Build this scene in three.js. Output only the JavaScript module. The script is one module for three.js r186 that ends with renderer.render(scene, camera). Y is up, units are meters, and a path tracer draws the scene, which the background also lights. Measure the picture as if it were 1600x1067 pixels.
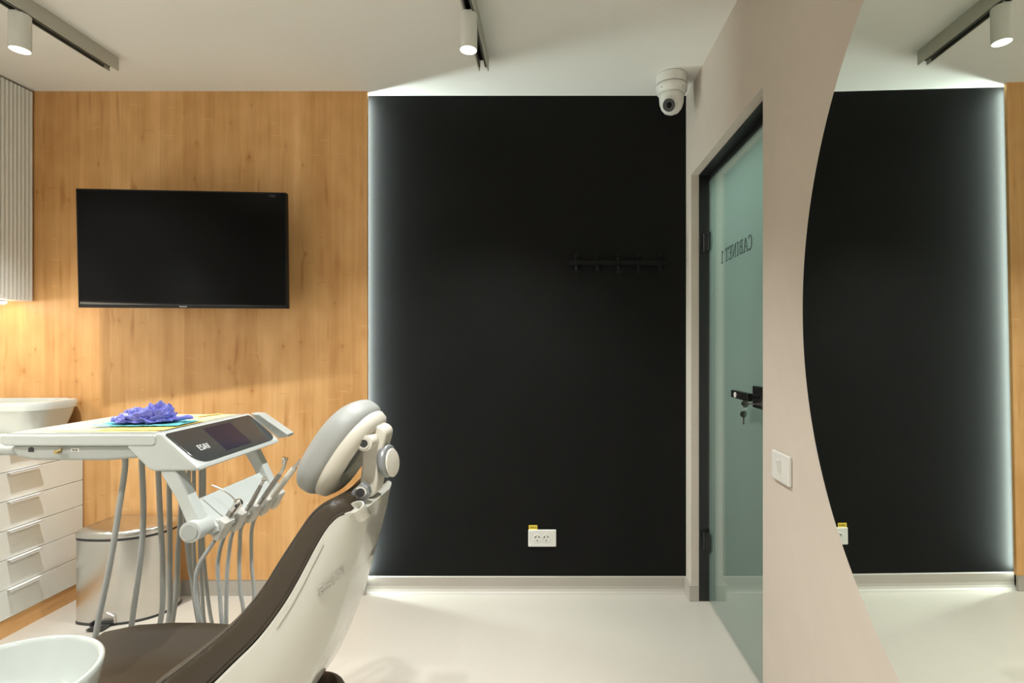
import * as THREE from 'three';
import { RoundedBoxGeometry } from 'three/addons/geometries/RoundedBoxGeometry.js';
import { RectAreaLightUniformsLib } from 'three/addons/lights/RectAreaLightUniformsLib.js';
import { mergeGeometries, mergeVertices, toCreasedNormals } from 'three/addons/utils/BufferGeometryUtils.js';
import { ImprovedNoise } from 'three/addons/math/ImprovedNoise.js';
import { FontLoader } from 'three/addons/loaders/FontLoader.js';
import { TextGeometry } from 'three/addons/geometries/TextGeometry.js';

// ---------------------------------------------------------------- camera, light, exposure
const scene = new THREE.Scene();
scene.background = new THREE.Color(0x000000);
const EYE = 1.302, CAM_Z = 2.822;
const camera = new THREE.PerspectiveCamera(2 * Math.atan(533.5 / 830) * 180 / Math.PI, 1600 / 1067, 0.05, 50);
camera.position.set(0, EYE, CAM_Z);
camera.lookAt(0, EYE, 0);
camera.setViewOffset(1600, 1067, -62, -7.5, 1600, 1067);     // shifted lens: verticals and the back wall stay square
camera.updateProjectionMatrix();
const renderer = new THREE.WebGLRenderer({ antialias: true });
renderer.toneMapping = THREE.LinearToneMapping;
renderer.toneMappingExposure = 1.12;
renderer.shadowMap.enabled = true;
RectAreaLightUniformsLib.init();

const LAMP_COLOR = new THREE.Color().setRGB(0.985, 1.0, 0.99);
const STRIP_COLOR = new THREE.Color().setRGB(0.86, 1.0, 0.97);
const WARM_COLOR = new THREE.Color().setRGB(1.0, 0.88, 0.72);
const LAMP_CANDELA = 13.8;

// ---------------------------------------------------------------- helpers
const lin = (r, g, b) => new THREE.Color().setRGB(r, g, b);
const std = (color, roughness = 0.6, o = {}) => new THREE.MeshStandardMaterial({ color, roughness, ...o });
const phy = (color, roughness = 0.6, o = {}) => new THREE.MeshPhysicalMaterial({ color, roughness, ...o });
let seed = 7;
const rnd = () => { seed = (seed * 1664525 + 1013904223) >>> 0; return seed / 4294967296; };
const noise = new ImprovedNoise();
const N = (x, y, z = 0) => noise.noise(x, y, z);
const taken = {};
function numbered(name) {
  taken[name] = (taken[name] ?? -1) + 1;
  return taken[name] ? `${name}_${String(taken[name]).padStart(3, '0')}` : name;
}
function mesh(name, geo, mat, parent, pos, rot) {
  const m = new THREE.Mesh(geo, mat);
  m.name = name; m.castShadow = true; m.receiveShadow = true;
  if (pos) m.position.set(...pos);
  if (rot) m.rotation.set(...rot);
  (parent || scene).add(m);
  return m;
}
function thing(name, label, category, pos = [0, 0, 0], group) {
  const g = new THREE.Group();
  g.name = numbered(name); g.position.set(...pos);
  g.userData = { label, category };
  if (group) g.userData.group = group;
  scene.add(g);
  return g;
}
function single(name, geo, mat, label, category, pos, rot, group) {
  const m = mesh(numbered(name), geo, mat, scene, pos, rot);
  m.userData = { label, category };
  if (group) m.userData.group = group;
  return m;
}
function struct(name, geo, mat, label, pos, category = 'wall') {
  const m = mesh(name, geo, mat, scene, pos);
  m.userData = { kind: 'structure', label, category };
  return m;
}
const at = (geo, x, y, z) => geo.translate(x, y, z);
const box = (x0, x1, y0, y1, z0, z1) => new THREE.BoxGeometry(x1 - x0, y1 - y0, z1 - z0).translate((x0 + x1) / 2, (y0 + y1) / 2, (z0 + z1) / 2);
const rbox = (x0, x1, y0, y1, z0, z1, r = 0.004, n = 3) =>
  new RoundedBoxGeometry(x1 - x0, y1 - y0, z1 - z0, n, Math.min(r, (x1 - x0) / 2.01, (y1 - y0) / 2.01, (z1 - z0) / 2.01)).translate((x0 + x1) / 2, (y0 + y1) / 2, (z0 + z1) / 2);
const merged = list => mergeGeometries(list.map(g => { const n = g.index ? g.toNonIndexed() : g; for (const k of Object.keys(n.attributes)) if (!['position', 'normal', 'uv'].includes(k)) n.deleteAttribute(k); return n; }));
const V = a => new THREE.Vector3(...a);
const tube = (pts, r, seg = 40, rad = 10) => new THREE.TubeGeometry(new THREE.CatmullRomCurve3(pts.map(V)), seg, r, rad, false);
const Y_AXIS = new THREE.Vector3(0, 1, 0);
function rod(a, b, r0, r1 = r0, seg = 20) {              // cylinder or cone between two points
  const p = V(a), q = V(b), d = q.clone().sub(p);
  const g = new THREE.CylinderGeometry(r1, r0, d.length(), seg);
  g.applyQuaternion(new THREE.Quaternion().setFromUnitVectors(Y_AXIS, d.clone().normalize()));
  const c = p.add(q).multiplyScalar(0.5);
  return g.translate(c.x, c.y, c.z);
}
function lathe(pts, seg = 48) { return new THREE.LatheGeometry(pts.map(p => new THREE.Vector2(...p)), seg); }
// closed loops of equal length joined into a skin, with caps
function loft(loops, crease = 0.6, caps = true) {
  const n = loops[0].length, pos = [], idx = [];
  for (const l of loops) for (const p of l) pos.push(...p);
  for (let i = 0; i < loops.length - 1; i++) for (let j = 0; j < n; j++) {
    const a = i * n + j, b = i * n + (j + 1) % n, c = a + n, d = b + n;
    idx.push(a, b, d, a, d, c);
  }
  if (caps) for (const [i, flip] of [[0, 1], [loops.length - 1, 0]]) {
    const c = [0, 0, 0]; for (const p of loops[i]) for (let k = 0; k < 3; k++) c[k] += p[k] / n;
    pos.push(...c); const ci = pos.length / 3 - 1;
    for (let j = 0; j < n; j++) { const a = i * n + j, b = i * n + (j + 1) % n; flip ? idx.push(ci, b, a) : idx.push(ci, a, b); }
  }
  const g = new THREE.BufferGeometry();
  g.setAttribute('position', new THREE.Float32BufferAttribute(pos, 3));
  g.setIndex(idx);
  return finish(g, crease);
}
function finish(g, crease = 0.6) {
  let c = toCreasedNormals(g, crease);
  const p = c.attributes.position, uv = new Float32Array(p.count * 2);
  for (let i = 0; i < p.count; i++) { uv[i * 2] = p.getX(i) + p.getZ(i) * 0.7; uv[i * 2 + 1] = p.getY(i) + p.getZ(i) * 0.7; }
  c.setAttribute('uv', new THREE.BufferAttribute(uv, 2));
  return c;
}
// side profile in x, y pushed out along z, edges rounded
function slab(pts, z0, z1, bevel = 0.004, smooth = false) {
  const s = new THREE.Shape();
  if (smooth) { s.moveTo(...pts[0]); s.splineThru(pts.slice(1).concat([pts[0]]).map(p => new THREE.Vector2(...p))); }
  else { pts.forEach((p, i) => i ? s.lineTo(...p) : s.moveTo(...p)); s.closePath(); }
  const g = new THREE.ExtrudeGeometry(s, { depth: z1 - z0 - 2 * bevel, bevelEnabled: bevel > 0, bevelSize: bevel, bevelThickness: bevel, bevelOffset: -bevel, bevelSegments: 3, curveSegments: 8 });
  return g.translate(0, 0, z0 + bevel);
}
const superE = (u, e) => Math.sign(u) * Math.pow(Math.abs(u), e);
function blob(a, b, c, e1 = 0.7, e2 = 0.8, nu = 48, nv = 32, warp) {   // superellipsoid
  const g = new THREE.SphereGeometry(1, nu, nv), p = g.attributes.position;
  for (let i = 0; i < p.count; i++) {
    const x = p.getX(i), y = p.getY(i), z = p.getZ(i), r = Math.hypot(x, z) || 1e-9;
    const q = [a * superE(r, e1) * superE(x / r, e2), b * superE(y, e1), c * superE(r, e1) * superE(z / r, e2)];
    if (warp) warp(q);
    p.setXYZ(i, ...q);
  }
  g.computeVertexNormals();
  return g;
}
function dataTex(w, h, fn, srgb, repeat) {
  const d = new Uint8Array(w * h * 4);
  for (let j = 0; j < h; j++) for (let i = 0; i < w; i++) {
    const c = fn(i / w, j / h, i, j), o = (j * w + i) * 4;
    d[o] = Math.max(0, Math.min(255, c[0])); d[o + 1] = Math.max(0, Math.min(255, c[1])); d[o + 2] = Math.max(0, Math.min(255, c[2])); d[o + 3] = 255;
  }
  const t = new THREE.DataTexture(d, w, h, THREE.RGBAFormat);
  t.wrapS = t.wrapT = THREE.RepeatWrapping; t.magFilter = THREE.LinearFilter; t.minFilter = THREE.LinearFilter;
  if (srgb) t.colorSpace = THREE.SRGBColorSpace;
  if (repeat) t.repeat.set(...repeat);
  t.needsUpdate = true;
  return t;
}
const font = await new FontLoader().loadAsync('fonts/droid/droid_sans_bold.typeface.json');
const serif = await new FontLoader().loadAsync('fonts/droid/droid_serif_regular.typeface.json');
function lettering(text, f, width, height, depth = 0.0006) {       // flat letters, lower left corner at 0, 0
  const g = new TextGeometry(text, { font: f, size: 1, depth: 0.1, curveSegments: 6, bevelEnabled: false });
  g.computeBoundingBox(); const b = g.boundingBox;
  return g.translate(-b.min.x, -b.min.y, -b.min.z).scale(width / (b.max.x - b.min.x), height / (b.max.y - b.min.y), depth / (b.max.z - b.min.z));
}

// ---------------------------------------------------------------- materials
// oak print: vertical grain, strips of uneven tone, small knots and cross flecks
const knots = [], flecks = [];
for (let i = 0; i < 85; i++) knots.push([rnd() * 2.2, rnd() * 2.7, 0.003 + rnd() * rnd() * 0.007, 0.35 + rnd() * 0.65]);
for (let i = 0; i < 120; i++) flecks.push([rnd() * 2.2, rnd() * 2.7, 0.012 + rnd() * 0.03, rnd() < 0.5 ? 1 : -1, rnd() * 0.4 - 0.2]);
const stripEdge = [0]; while (stripEdge[stripEdge.length - 1] < 2.2) stripEdge.push(stripEdge[stripEdge.length - 1] + 0.05 + rnd() * 0.11);
const stripTone = stripEdge.map(() => rnd() * 2 - 1);
const KN = 22, knotGrid = {}, fleckGrid = {};
const put = (grid, x, y, o) => { for (let a = -1; a <= 1; a++) for (let b = -1; b <= 1; b++) { const k = (Math.floor(x * 10) + a) + ',' + (Math.floor(y * 10) + b); (grid[k] ??= []).push(o); } };
knots.forEach(k => put(knotGrid, k[0], k[1], k)); flecks.forEach(k => put(fleckGrid, k[0], k[1], k));
const oakTex = dataTex(1100, 1350, (u, v) => {
  const x = u * 2.2, y = v * 2.7;
  const cell = Math.floor(x * 10) + ',' + Math.floor(y * 10);
  let bend = 0, dark = 0;
  for (const k of knotGrid[cell] || []) {
    const dx = x - k[0] + 0.004 * N(x * 120, y * 90, k[3] * 7), dy = (y - k[1] + 0.005 * N(x * 90, y * 70, k[3] * 5)) * (0.5 + k[3] * 0.5), r = Math.hypot(dx, dy);
    bend += Math.exp(-(r * r) / 0.0009) * 0.012 * Math.sign(dx || 1);
    const wob = 1 + 0.5 * N(dx * 260, dy * 200, k[3] * 9);
    dark += k[3] * (0.9 * Math.exp(-Math.pow(r / (k[2] * 0.7 * wob), 2)) + 0.28 * Math.exp(-Math.pow(r / (k[2] * 3), 2)));
    const tail = Math.exp(-Math.pow(dx / 0.006, 2)) * Math.exp(-Math.abs(y - k[1]) / 0.05);
    dark += 0.22 * k[3] * tail;
  }
  let fl = 0;
  for (const f of fleckGrid[cell] || []) {
    const dx = x - f[0], dy = y - f[1] - dx * f[4] - 0.004 * N(dx * 40, f[0] * 9);
    if (Math.abs(dx) < f[2]) fl += f[3] * 0.35 * Math.exp(-Math.pow(dy / 0.0022, 2)) * (1 - Math.pow(dx / f[2], 2));
  }
  const xb = x + bend + 0.012 * N(x * 5, y * 1.1, 3);
  let s = 0; while (stripEdge[s + 1] < xb) s++;
  const tone = stripTone[s] * 0.30 + 0.55 * N(xb * 9, y * 0.7, 11) + 0.35 * N(xb * 30, y * 1.1, 5);
  const grain = 0.40 * N(xb * 75, y * 2.2, 7) + 0.30 * N(xb * 210, y * 5, 2) + 0.22 * N(xb * 480, y * 14, 8);
  const cloud = 0.35 * N(x * 6, y * 5, 21) + 0.22 * N(x * 17, y * 11, 25);
  const streak = Math.max(0, N(xb * 34, y * 2.6, 31) - 0.28) * Math.max(0, 0.5 + N(x * 4, y * 6, 37));
  const t = tone * 1.05 + grain * 0.5 + cloud * 1.1 - dark * 1.7 + fl * 2 - streak * 3.2;
  return [219 + 22 * t, 168 + 26 * t, 108 + 27 * t];
}, true);
const speckle = (amp, sx, sy, size = 256, base = 128) => dataTex(size, size, (u, v) => {
  const w = (o, f) => N(u * f + o, v * f, o) * (1 - u) * (1 - v) + N((u - 1) * f + o, v * f, o) * u * (1 - v) + N(u * f + o, (v - 1) * f, o) * (1 - u) * v + N((u - 1) * f + o, (v - 1) * f, o) * u * v;
  const t = base + amp * (w(3, sx) + 0.6 * w(9, sy));
  return [t, t, t];
});
const leatherBump = speckle(110, 34, 62); leatherBump.repeat.set(7, 7);
const plasterBump = speckle(110, 9, 30); plasterBump.repeat.set(0.9, 0.9);
const brushBump = dataTex(256, 64, (u, v, i) => { const t = 128 + 80 * N(i * 0.83, v * 2, 4); return [t, t, t]; });
const plasterTone = dataTex(512, 512, (u, v) => {
  const m = 0.6 * N(u * 6, v * 6, 2) + 0.4 * N(u * 19, v * 23, 6) + 0.5 * N((u + v * 0.6) * 40, (v - u * 0.5) * 5, 9);
  return [203 + 3.2 * m, 192 + 3.2 * m, 179 + 3.4 * m];
}, true);
const blackTone = dataTex(512, 512, (u, v) => {
  const m = 0.7 * N(u * 8, v * 8, 2) + 0.5 * N(u * 40, v * 40, 6);
  return [24.5 + 2 * m, 24.5 + 2 * m, 24 + 2 * m];
}, true);
const floorTone = dataTex(512, 512, (u, v) => {
  const m = 0.7 * N(u * 5, v * 5, 2) + 0.4 * N(u * 60, v * 60, 6);
  return [190 + 2 * m, 184 + 2 * m, 172 + 2 * m];
}, true);

const M = {
  oak: std(0xffffff, 0.5, { map: oakTex }),
  black: phy(0xffffff, 0.75, { map: blackTone, specularIntensity: 0.18 }),
  plaster: std(0xffffff, 0.75, { map: plasterTone, bumpMap: plasterBump, bumpScale: 0.0006 }),
  ceiling: std(lin(0.84, 0.83, 0.78), 0.9),
  white: std(lin(0.82, 0.81, 0.78), 0.9),
  floor: phy(0xffffff, 0.34, { map: floorTone, specularIntensity: 0.7 }),
  skirting: std(lin(0.43, 0.395, 0.345), 0.45),
  lacquer: std(lin(0.84, 0.84, 0.79), 0.45),
  drawer: std(lin(0.82, 0.84, 0.79), 0.4),
  worktop: std(lin(0.74, 0.74, 0.70), 0.3),
  ceramic: phy(lin(0.60, 0.63, 0.595), 0.12, { clearcoat: 0.6, clearcoatRoughness: 0.05 }),
  bowlWhite: phy(lin(0.47, 0.50, 0.465), 0.15, { clearcoat: 0.6, clearcoatRoughness: 0.05 }),
  handle: std(lin(0.80, 0.80, 0.78), 0.3),
  trackMetal: std(lin(0.52, 0.51, 0.44), 0.45),
  trackSlot: std(lin(0.10, 0.10, 0.085), 0.4),
  lampShell: std(lin(0.74, 0.74, 0.68), 0.45),
  blackMetal: std(lin(0.012, 0.012, 0.012), 0.32),
  blackMatte: std(lin(0.010, 0.010, 0.010), 0.5),
  screen: phy(lin(0.004, 0.004, 0.004), 0.04, { specularIntensity: 0.2 }),
  tvFrame: phy(lin(0.008, 0.008, 0.008), 0.35, { specularIntensity: 0.4 }),
  plastic: std(lin(0.72, 0.71, 0.66), 0.32),
  plasticDark: std(lin(0.03, 0.03, 0.03), 0.4),
  unitWhite: phy(lin(0.60, 0.63, 0.60), 0.25, { clearcoat: 0.5, clearcoatRoughness: 0.1 }),
  unitGrey: std(lin(0.46, 0.48, 0.45), 0.35),
  chairShell: phy(lin(0.60, 0.58, 0.51), 0.22, { clearcoat: 0.7, clearcoatRoughness: 0.08 }),
  leather: phy(lin(0.042, 0.029, 0.0165), 0.46, { bumpMap: leatherBump, bumpScale: 0.0004 }),
  stitch: std(lin(0.028, 0.021, 0.014), 0.7),
  padGrey: phy(lin(0.34, 0.345, 0.325), 0.5, { bumpMap: leatherBump, bumpScale: 0.0002 }),
  padBack: std(lin(0.66, 0.62, 0.53), 0.35),
  greyMetal: std(lin(0.26, 0.27, 0.27), 0.35, { metalness: 0.3 }),
  chrome: std(lin(0.78, 0.77, 0.74), 0.16, { metalness: 1 }),
  steel: phy(lin(0.66, 0.645, 0.615), 0.26, { metalness: 1, bumpMap: brushBump, bumpScale: 0.0001 }),
  gunmetal: std(lin(0.40, 0.39, 0.36), 0.28, { metalness: 1 }),
  rackBlack: phy(lin(0.008, 0.008, 0.008), 0.5, { specularIntensity: 0.25 }),
  brass: std(lin(0.55, 0.42, 0.20), 0.3, { metalness: 1 }),
  hose: std(lin(0.42, 0.43, 0.41), 0.45),
  panelDark: phy(lin(0.042, 0.047, 0.047), 0.18, { clearcoat: 0.5, clearcoatRoughness: 0.12 }),
  displayDark: phy(lin(0.022, 0.020, 0.036), 0.12),
  logo: std(lin(0.62, 0.64, 0.62), 0.3),
  engrave: std(lin(0.46, 0.44, 0.38), 0.5),
  yellow: std(lin(0.86, 0.60, 0.17), 0.8),
  yellowPale: std(lin(0.88, 0.70, 0.34), 0.8),
  teal: std(lin(0.10, 0.42, 0.44), 0.75),
  glove: phy(lin(0.19, 0.20, 0.66), 0.38, { sheen: 0.6, sheenRoughness: 0.5, sheenColor: lin(0.5, 0.5, 0.9) }),
  film: phy(lin(0.95, 0.97, 0.96), 0.12, { transmission: 0.75, thickness: 0, ior: 1.4 }),
  coverFilm: phy(lin(0.90, 0.89, 0.84), 0.3, { transmission: 0.45, thickness: 0, ior: 1.4 }),
  label: std(lin(0.80, 0.60, 0.05), 0.5),
  ink: std(lin(0.03, 0.025, 0.015), 0.6),
  mirror: std(lin(0.84, 0.88, 0.83), 0.0, { metalness: 1 }),
  doorGlass: phy(lin(0.99, 1.0, 0.995), 0.0, { transmission: 1, thickness: 0, ior: 1.5 }),
  satinFilm: phy(lin(0.50, 0.585, 0.53), 0.9, { transmission: 0.75, thickness: 0, ior: 1.3, specularIntensity: 0.2 }),
  glassText: std(lin(0.035, 0.05, 0.045), 0.6),
  lampGlow: new THREE.MeshStandardMaterial({ color: 0xffffff, emissive: lin(1, 0.97, 0.9), emissiveIntensity: 4 }),
  stripGlow: new THREE.MeshStandardMaterial({ color: 0xffffff, emissive: STRIP_COLOR, emissiveIntensity: 3 }),
  warmGlow: new THREE.MeshStandardMaterial({ color: 0xffffff, emissive: WARM_COLOR, emissiveIntensity: 24 }),
};

// ---------------------------------------------------------------- the room
const H = 2.633, XR = 0.714, XL = -3.05, ZB = 4.3, PANEL_Z = 0.05, PANEL_X = -0.963;
function metreUV(g, ax, ay, sx = 1, sy = 1) {
  const p = g.attributes.position, uv = g.attributes.uv, get = { x: i => p.getX(i), y: i => p.getY(i), z: i => p.getZ(i) };
  for (let i = 0; i < p.count; i++) uv.setXY(i, get[ax](i) * sx, get[ay](i) * sy);
  return g;
}
struct('floor', metreUV(box(XL - 0.1, 2.3, -0.1, 0, -0.2, ZB + 0.1), 'x', 'z', 0.5, 0.5), M.floor, 'pale cream poured floor, smooth and slightly glossy', undefined, 'floor');
struct('ceiling', box(XL - 0.1, 2.3, H, H + 0.1, -0.2, ZB + 0.1), M.ceiling, 'plain off-white painted ceiling', undefined, 'ceiling');
struct('wall_back', metreUV(box(XL, XR + 0.19, 0, H, -0.15, 0), 'x', 'y', 0.5, 0.5), M.black, 'matte black painted back wall beside the wood cladding');
struct('wall_left', box(XL - 0.1, XL, 0, H, -0.15, ZB), M.white, 'white wall behind the cabinets on the left');
struct('wall_rear', box(XL, 2.3, 0, H, ZB, ZB + 0.1), M.white, 'white wall behind the camera');
const DZ0 = 0.103, DZ1 = 1.026, DY = 2.18, XD = 0.795;
struct('wall_right', metreUV(merged([
  box(XR, XR + 0.19, 0, H, 0, DZ0), box(XR, XR + 0.19, DY, H, DZ0, DZ1), box(XR, XR + 0.19, 0, H, DZ1, ZB),
]), 'z', 'y', 0.5, 0.5), M.plaster, 'pinkish beige plastered wall with the door and round mirror');
struct('wall_corridor', merged([box(2.1, 2.3, 0, H, -0.15, ZB), box(XR + 0.19, 2.1, 0, H, -0.15, -0.05)]), M.white, 'white corridor wall beyond the frosted glass door');
{
  const g = thing('corridor_light', 'cool ceiling light panel in the corridor beyond the glass door', 'light', [1.32, H, 0.62]);
  mesh('frame', merged([rbox(-0.30, 0.30, -0.02, 0, -0.32, -0.30, 0.002), rbox(-0.30, 0.30, -0.02, 0, 0.30, 0.32, 0.002), rbox(-0.32, -0.30, -0.02, 0, -0.32, 0.32, 0.002), rbox(0.30, 0.32, -0.02, 0, -0.32, 0.32, 0.002)]), M.lampShell, g);
  mesh('diffuser', box(-0.30, 0.30, -0.014, -0.004, -0.30, 0.30), M.stripGlow, g);
  const l = new THREE.RectAreaLight(new THREE.Color().setRGB(0.82, 0.97, 1.0), 15, 0.58, 0.58);
  l.position.set(0, -0.024, 0); l.rotation.set(-Math.PI / 2, 0, 0);
  g.add(l);
}
// wood cladding that stands proud of the back wall; the light strip hides in the gap at its free edge
const cladding = struct('wall_cladding', metreUV(box(XL, PANEL_X, 0.083, H, PANEL_Z - 0.018, PANEL_Z), 'x', 'y', 1 / 2.2, 1 / 2.7), M.oak, 'warm oak cladding panel behind the wall-mounted television');
mesh('batten', box(XL, PANEL_X - 0.05, 0.083, H, 0.0, PANEL_Z - 0.018), M.white, cladding);
struct('baseboard_back', slab([[0, 0.082], [-0.009, 0.082], [-0.011, 0.080], [-0.0115, 0.034], [-0.014, 0.020], [-0.020, 0.009], [-0.028, 0.003], [-0.036, 0.0005], [0, 0.0005]], PANEL_X - 0.02, XR, 0).rotateY(Math.PI / 2), M.skirting, 'beige skirting along the black back wall', undefined, 'baseboard');
struct('baseboard_cladding', rbox(-2.43, PANEL_X - 0.01, 0, 0.083, PANEL_Z - 0.018, PANEL_Z - 0.002, 0.002), M.skirting, 'beige skirting under the oak cladding', undefined, 'baseboard');
struct('baseboard_right', merged([rbox(XR - 0.012, XR, 0, 0.082, 0.012, DZ0, 0.002), rbox(XR - 0.012, XR + 0.038, 0, 0.082, DZ0, DZ0 + 0.01, 0.002), rbox(XR - 0.012, XR, 0, 0.082, DZ1, ZB, 0.002)]), M.skirting, 'beige skirting along the plastered wall beside the door', undefined, 'baseboard');

// vertical light strip behind the edge of the cladding
{
  const g = thing('light_strip', 'vertical white light strip hidden behind the edge of the oak cladding', 'light', [PANEL_X - 0.022, 0, 0.0255]);
  // corner profile: the diffuser is turned half towards the wall
  mesh('profile', box(-0.022, -0.006, 0.10, H - 0.02, -0.010, 0.0063), M.trackMetal, g);
  mesh('diffuser', new THREE.BoxGeometry(0.003, H - 0.12, 0.008).rotateY(0.75).translate(-0.0045, (H + 0.08) / 2, 0), M.stripGlow, g);
  const l = new THREE.RectAreaLight(STRIP_COLOR, 340, 0.008, H - 0.12);
  l.position.set(-0.0010, (H + 0.08) / 2, -0.003); l.rotation.set(0, -Math.PI / 2 + 0.75, 0);
  g.add(l);
}

// ---------------------------------------------------------------- glass door
{
  const d = thing('door_1', 'frosted green glass door in a black frame with CABINET 1 lettering', 'door', [XD, 0, DZ0]);
  d.userData.kind = 'structure';
  const W = DZ1 - DZ0;
  mesh('glass_pane', box(0, 0.006, 0.008, DY - 0.036, 0.008, W - 0.03), M.doorGlass, d);
  mesh('satin_layer', box(0.0085, 0.0105, 0.008, DY - 0.036, 0.008, W - 0.03), M.satinFilm, d);
  // frame reveals in front of the pane: hinge post, head, lock post
  mesh('frame_post', rbox(-0.042, 0.06, 0, DY, 0, 0.006, 0.001, 2), M.blackMetal, d);
  mesh('frame_head', rbox(-0.042, 0.06, DY - 0.006, DY, 0.006, W - 0.006, 0.001, 2), M.blackMetal, d);
  mesh('frame_stop', merged([rbox(0.012, 0.06, 0, DY - 0.006, 0.006, 0.03, 0.001, 2), rbox(0.012, 0.06, DY - 0.04, DY - 0.006, 0.03, W - 0.03, 0.001, 2), rbox(0.012, 0.06, 0, DY - 0.006, W - 0.03, W - 0.006, 0.001, 2), rbox(0.012, 0.06, 0, 0.008, 0.03, W - 0.03, 0.001, 2)]), M.blackMetal, d);
  mesh('frame_post', rbox(-0.042, 0.06, 0, DY, W - 0.006, W, 0.001, 2), M.blackMetal, d);
  for (const y of [1.83, 0.313]) {
    const h = mesh('hinge', merged([rbox(-0.013, -0.0005, y - 0.045, y + 0.045, 0.014, 0.066, 0.003), rod([-0.016, y - 0.045, 0.012], [-0.016, y + 0.045, 0.012], 0.007)]), M.blackMetal, d);
    mesh('hinge_cap', rbox(-0.018, -0.013, y - 0.034, y + 0.034, 0.024, 0.058, 0.002), M.blackMetal, h);
  }
  // lock case with lever handle and key
  const lock = mesh('lock_case', rbox(-0.022, -0.0005, 1.068, 1.150, 0.672, W - 0.034, 0.003), M.blackMetal, d);
  mesh('lever_handle', merged([rod([-0.022, 1.112, 0.742], [-0.062, 1.112, 0.742], 0.011), rbox(-0.072, -0.052, 1.097, 1.127, 0.575, 0.755, 0.003)]), M.blackMetal, lock);
  mesh('handle_badge', new THREE.CylinderGeometry(0.0105, 0.0105, 0.003, 24).rotateZ(Math.PI / 2).translate(-0.0735, 1.111, 0.628), M.plastic, lock);
  const key = mesh('key', merged([rbox(-0.052, -0.022, 1.080, 1.086, 0.698, 0.701, 0.001), new THREE.CylinderGeometry(0.014, 0.014, 0.003, 24).rotateX(Math.PI / 2).translate(-0.06, 1.083, 0.700)]), M.chrome, lock);
  mesh('key_ring', new THREE.TorusGeometry(0.012, 0.0012, 8, 28).rotateY(0.5).translate(-0.064, 1.066, 0.700), M.chrome, key);
  mesh('spare_key', merged([new THREE.CylinderGeometry(0.013, 0.013, 0.003, 24).rotateX(Math.PI / 2).translate(-0.066, 1.044, 0.702), rbox(-0.071, -0.063, 1.005, 1.034, 0.7005, 0.7035, 0.001)]), M.chrome, key);
  // letters on the corridor side of the pane, read in reverse from this room
  const t = lettering('CABINET 1', serif, 0.385, 0.062, 0.0008);
  t.scale(-1, 1, 1); { const idx = t.index; if (idx) { const a = idx.array; for (let i = 0; i < a.length; i += 3) { const s = a[i]; a[i] = a[i + 1]; a[i + 1] = s; } } else { const p = t.attributes.position; for (let i = 0; i < p.count; i += 3) { for (const at of ['position', 'normal', 'uv']) { const A = t.attributes[at], n = A.itemSize, u = A.array.slice(i * n, i * n + n); A.array.copyWithin(i * n, (i + 1) * n, (i + 2) * n); A.array.set(u, (i + 1) * n); } } } t.computeVertexNormals(); }
  // from inside, the first letter lies nearest the lock
  t.translate(0.385, 0, 0).rotateY(-Math.PI / 2);
  mesh('lettering', t, M.glassText, d, [-0.0002, 1.687, 0.228]);
}

// ---------------------------------------------------------------- round mirror
{
  const g = thing('round_mirror', 'large round frameless mirror on the plastered wall beside the light switch', 'mirror', [XR, 1.385, 2.259]);
  mesh('backing', new THREE.CylinderGeometry(0.80, 0.80, 0.008, 120).rotateZ(Math.PI / 2).translate(-0.004, 0, 0), M.plasticDark, g);
  const glass = mesh('mirror_glass', new THREE.CylinderGeometry(0.915, 0.915, 0.005, 220).rotateZ(Math.PI / 2), M.mirror, g, [-0.020, 0, 0]);
  glass.rotation.set(0, -0.0075, 0.010);
}

// ---------------------------------------------------------------- light switch and socket on the walls
{
  const g = thing('light_switch', 'white single rocker light switch between the glass door and mirror', 'switch', [XR, 0.928, 1.184]);
  mesh('cover_plate', rbox(-0.011, 0, -0.045, 0.045, -0.062, 0.062, 0.004), M.plastic, g);
  const r = mesh('rocker', merged([slab([[-0.0205, 0.024], [-0.0112, -0.024], [-0.0105, -0.024], [-0.0105, 0.024]], -0.011, 0.011, 0.0008)]), M.plastic, g);
  mesh('rocker_frame', merged([rbox(-0.0125, -0.0105, -0.026, -0.0245, -0.0125, 0.0125, 0.0005), rbox(-0.0125, -0.0105, 0.0245, 0.026, -0.0125, 0.0125, 0.0005)]), M.plastic, r);
}
{
  const g = thing('wall_socket', 'white double power socket low on the black wall', 'socket', [-0.05, 0.285, 0], undefined);
  mesh('cover_plate', rbox(-0.074, 0.074, -0.045, 0.045, 0, 0.010, 0.004), M.plastic, g);
  for (const x of [-0.026, 0.021]) {
    const o = mesh('outlet', new THREE.TorusGeometry(0.019, 0.0018, 10, 40).translate(x, 0.001, 0.0105), M.plastic, g);
    mesh('outlet_hole', merged([[-0.0095, 0.006], [0.0095, 0.006], [0, -0.013]].map(([a, b]) => new THREE.CylinderGeometry(0.0034, 0.0034, 0.002, 16).rotateX(Math.PI / 2).translate(x + a, 0.001 + b, 0.0097))), M.plasticDark, o);
  }
  const s = mesh('tag_sticker', rbox(-0.072, -0.026, 0.043, 0.067, 0.0002, 0.0015, 0.0005), M.label, g);
  s.rotation.z = 0.0;
  mesh('tag_print', lettering('CON 6', font, 0.034, 0.010).translate(-0.066, 0.050, 0.0015), M.ink, s);
}

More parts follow.
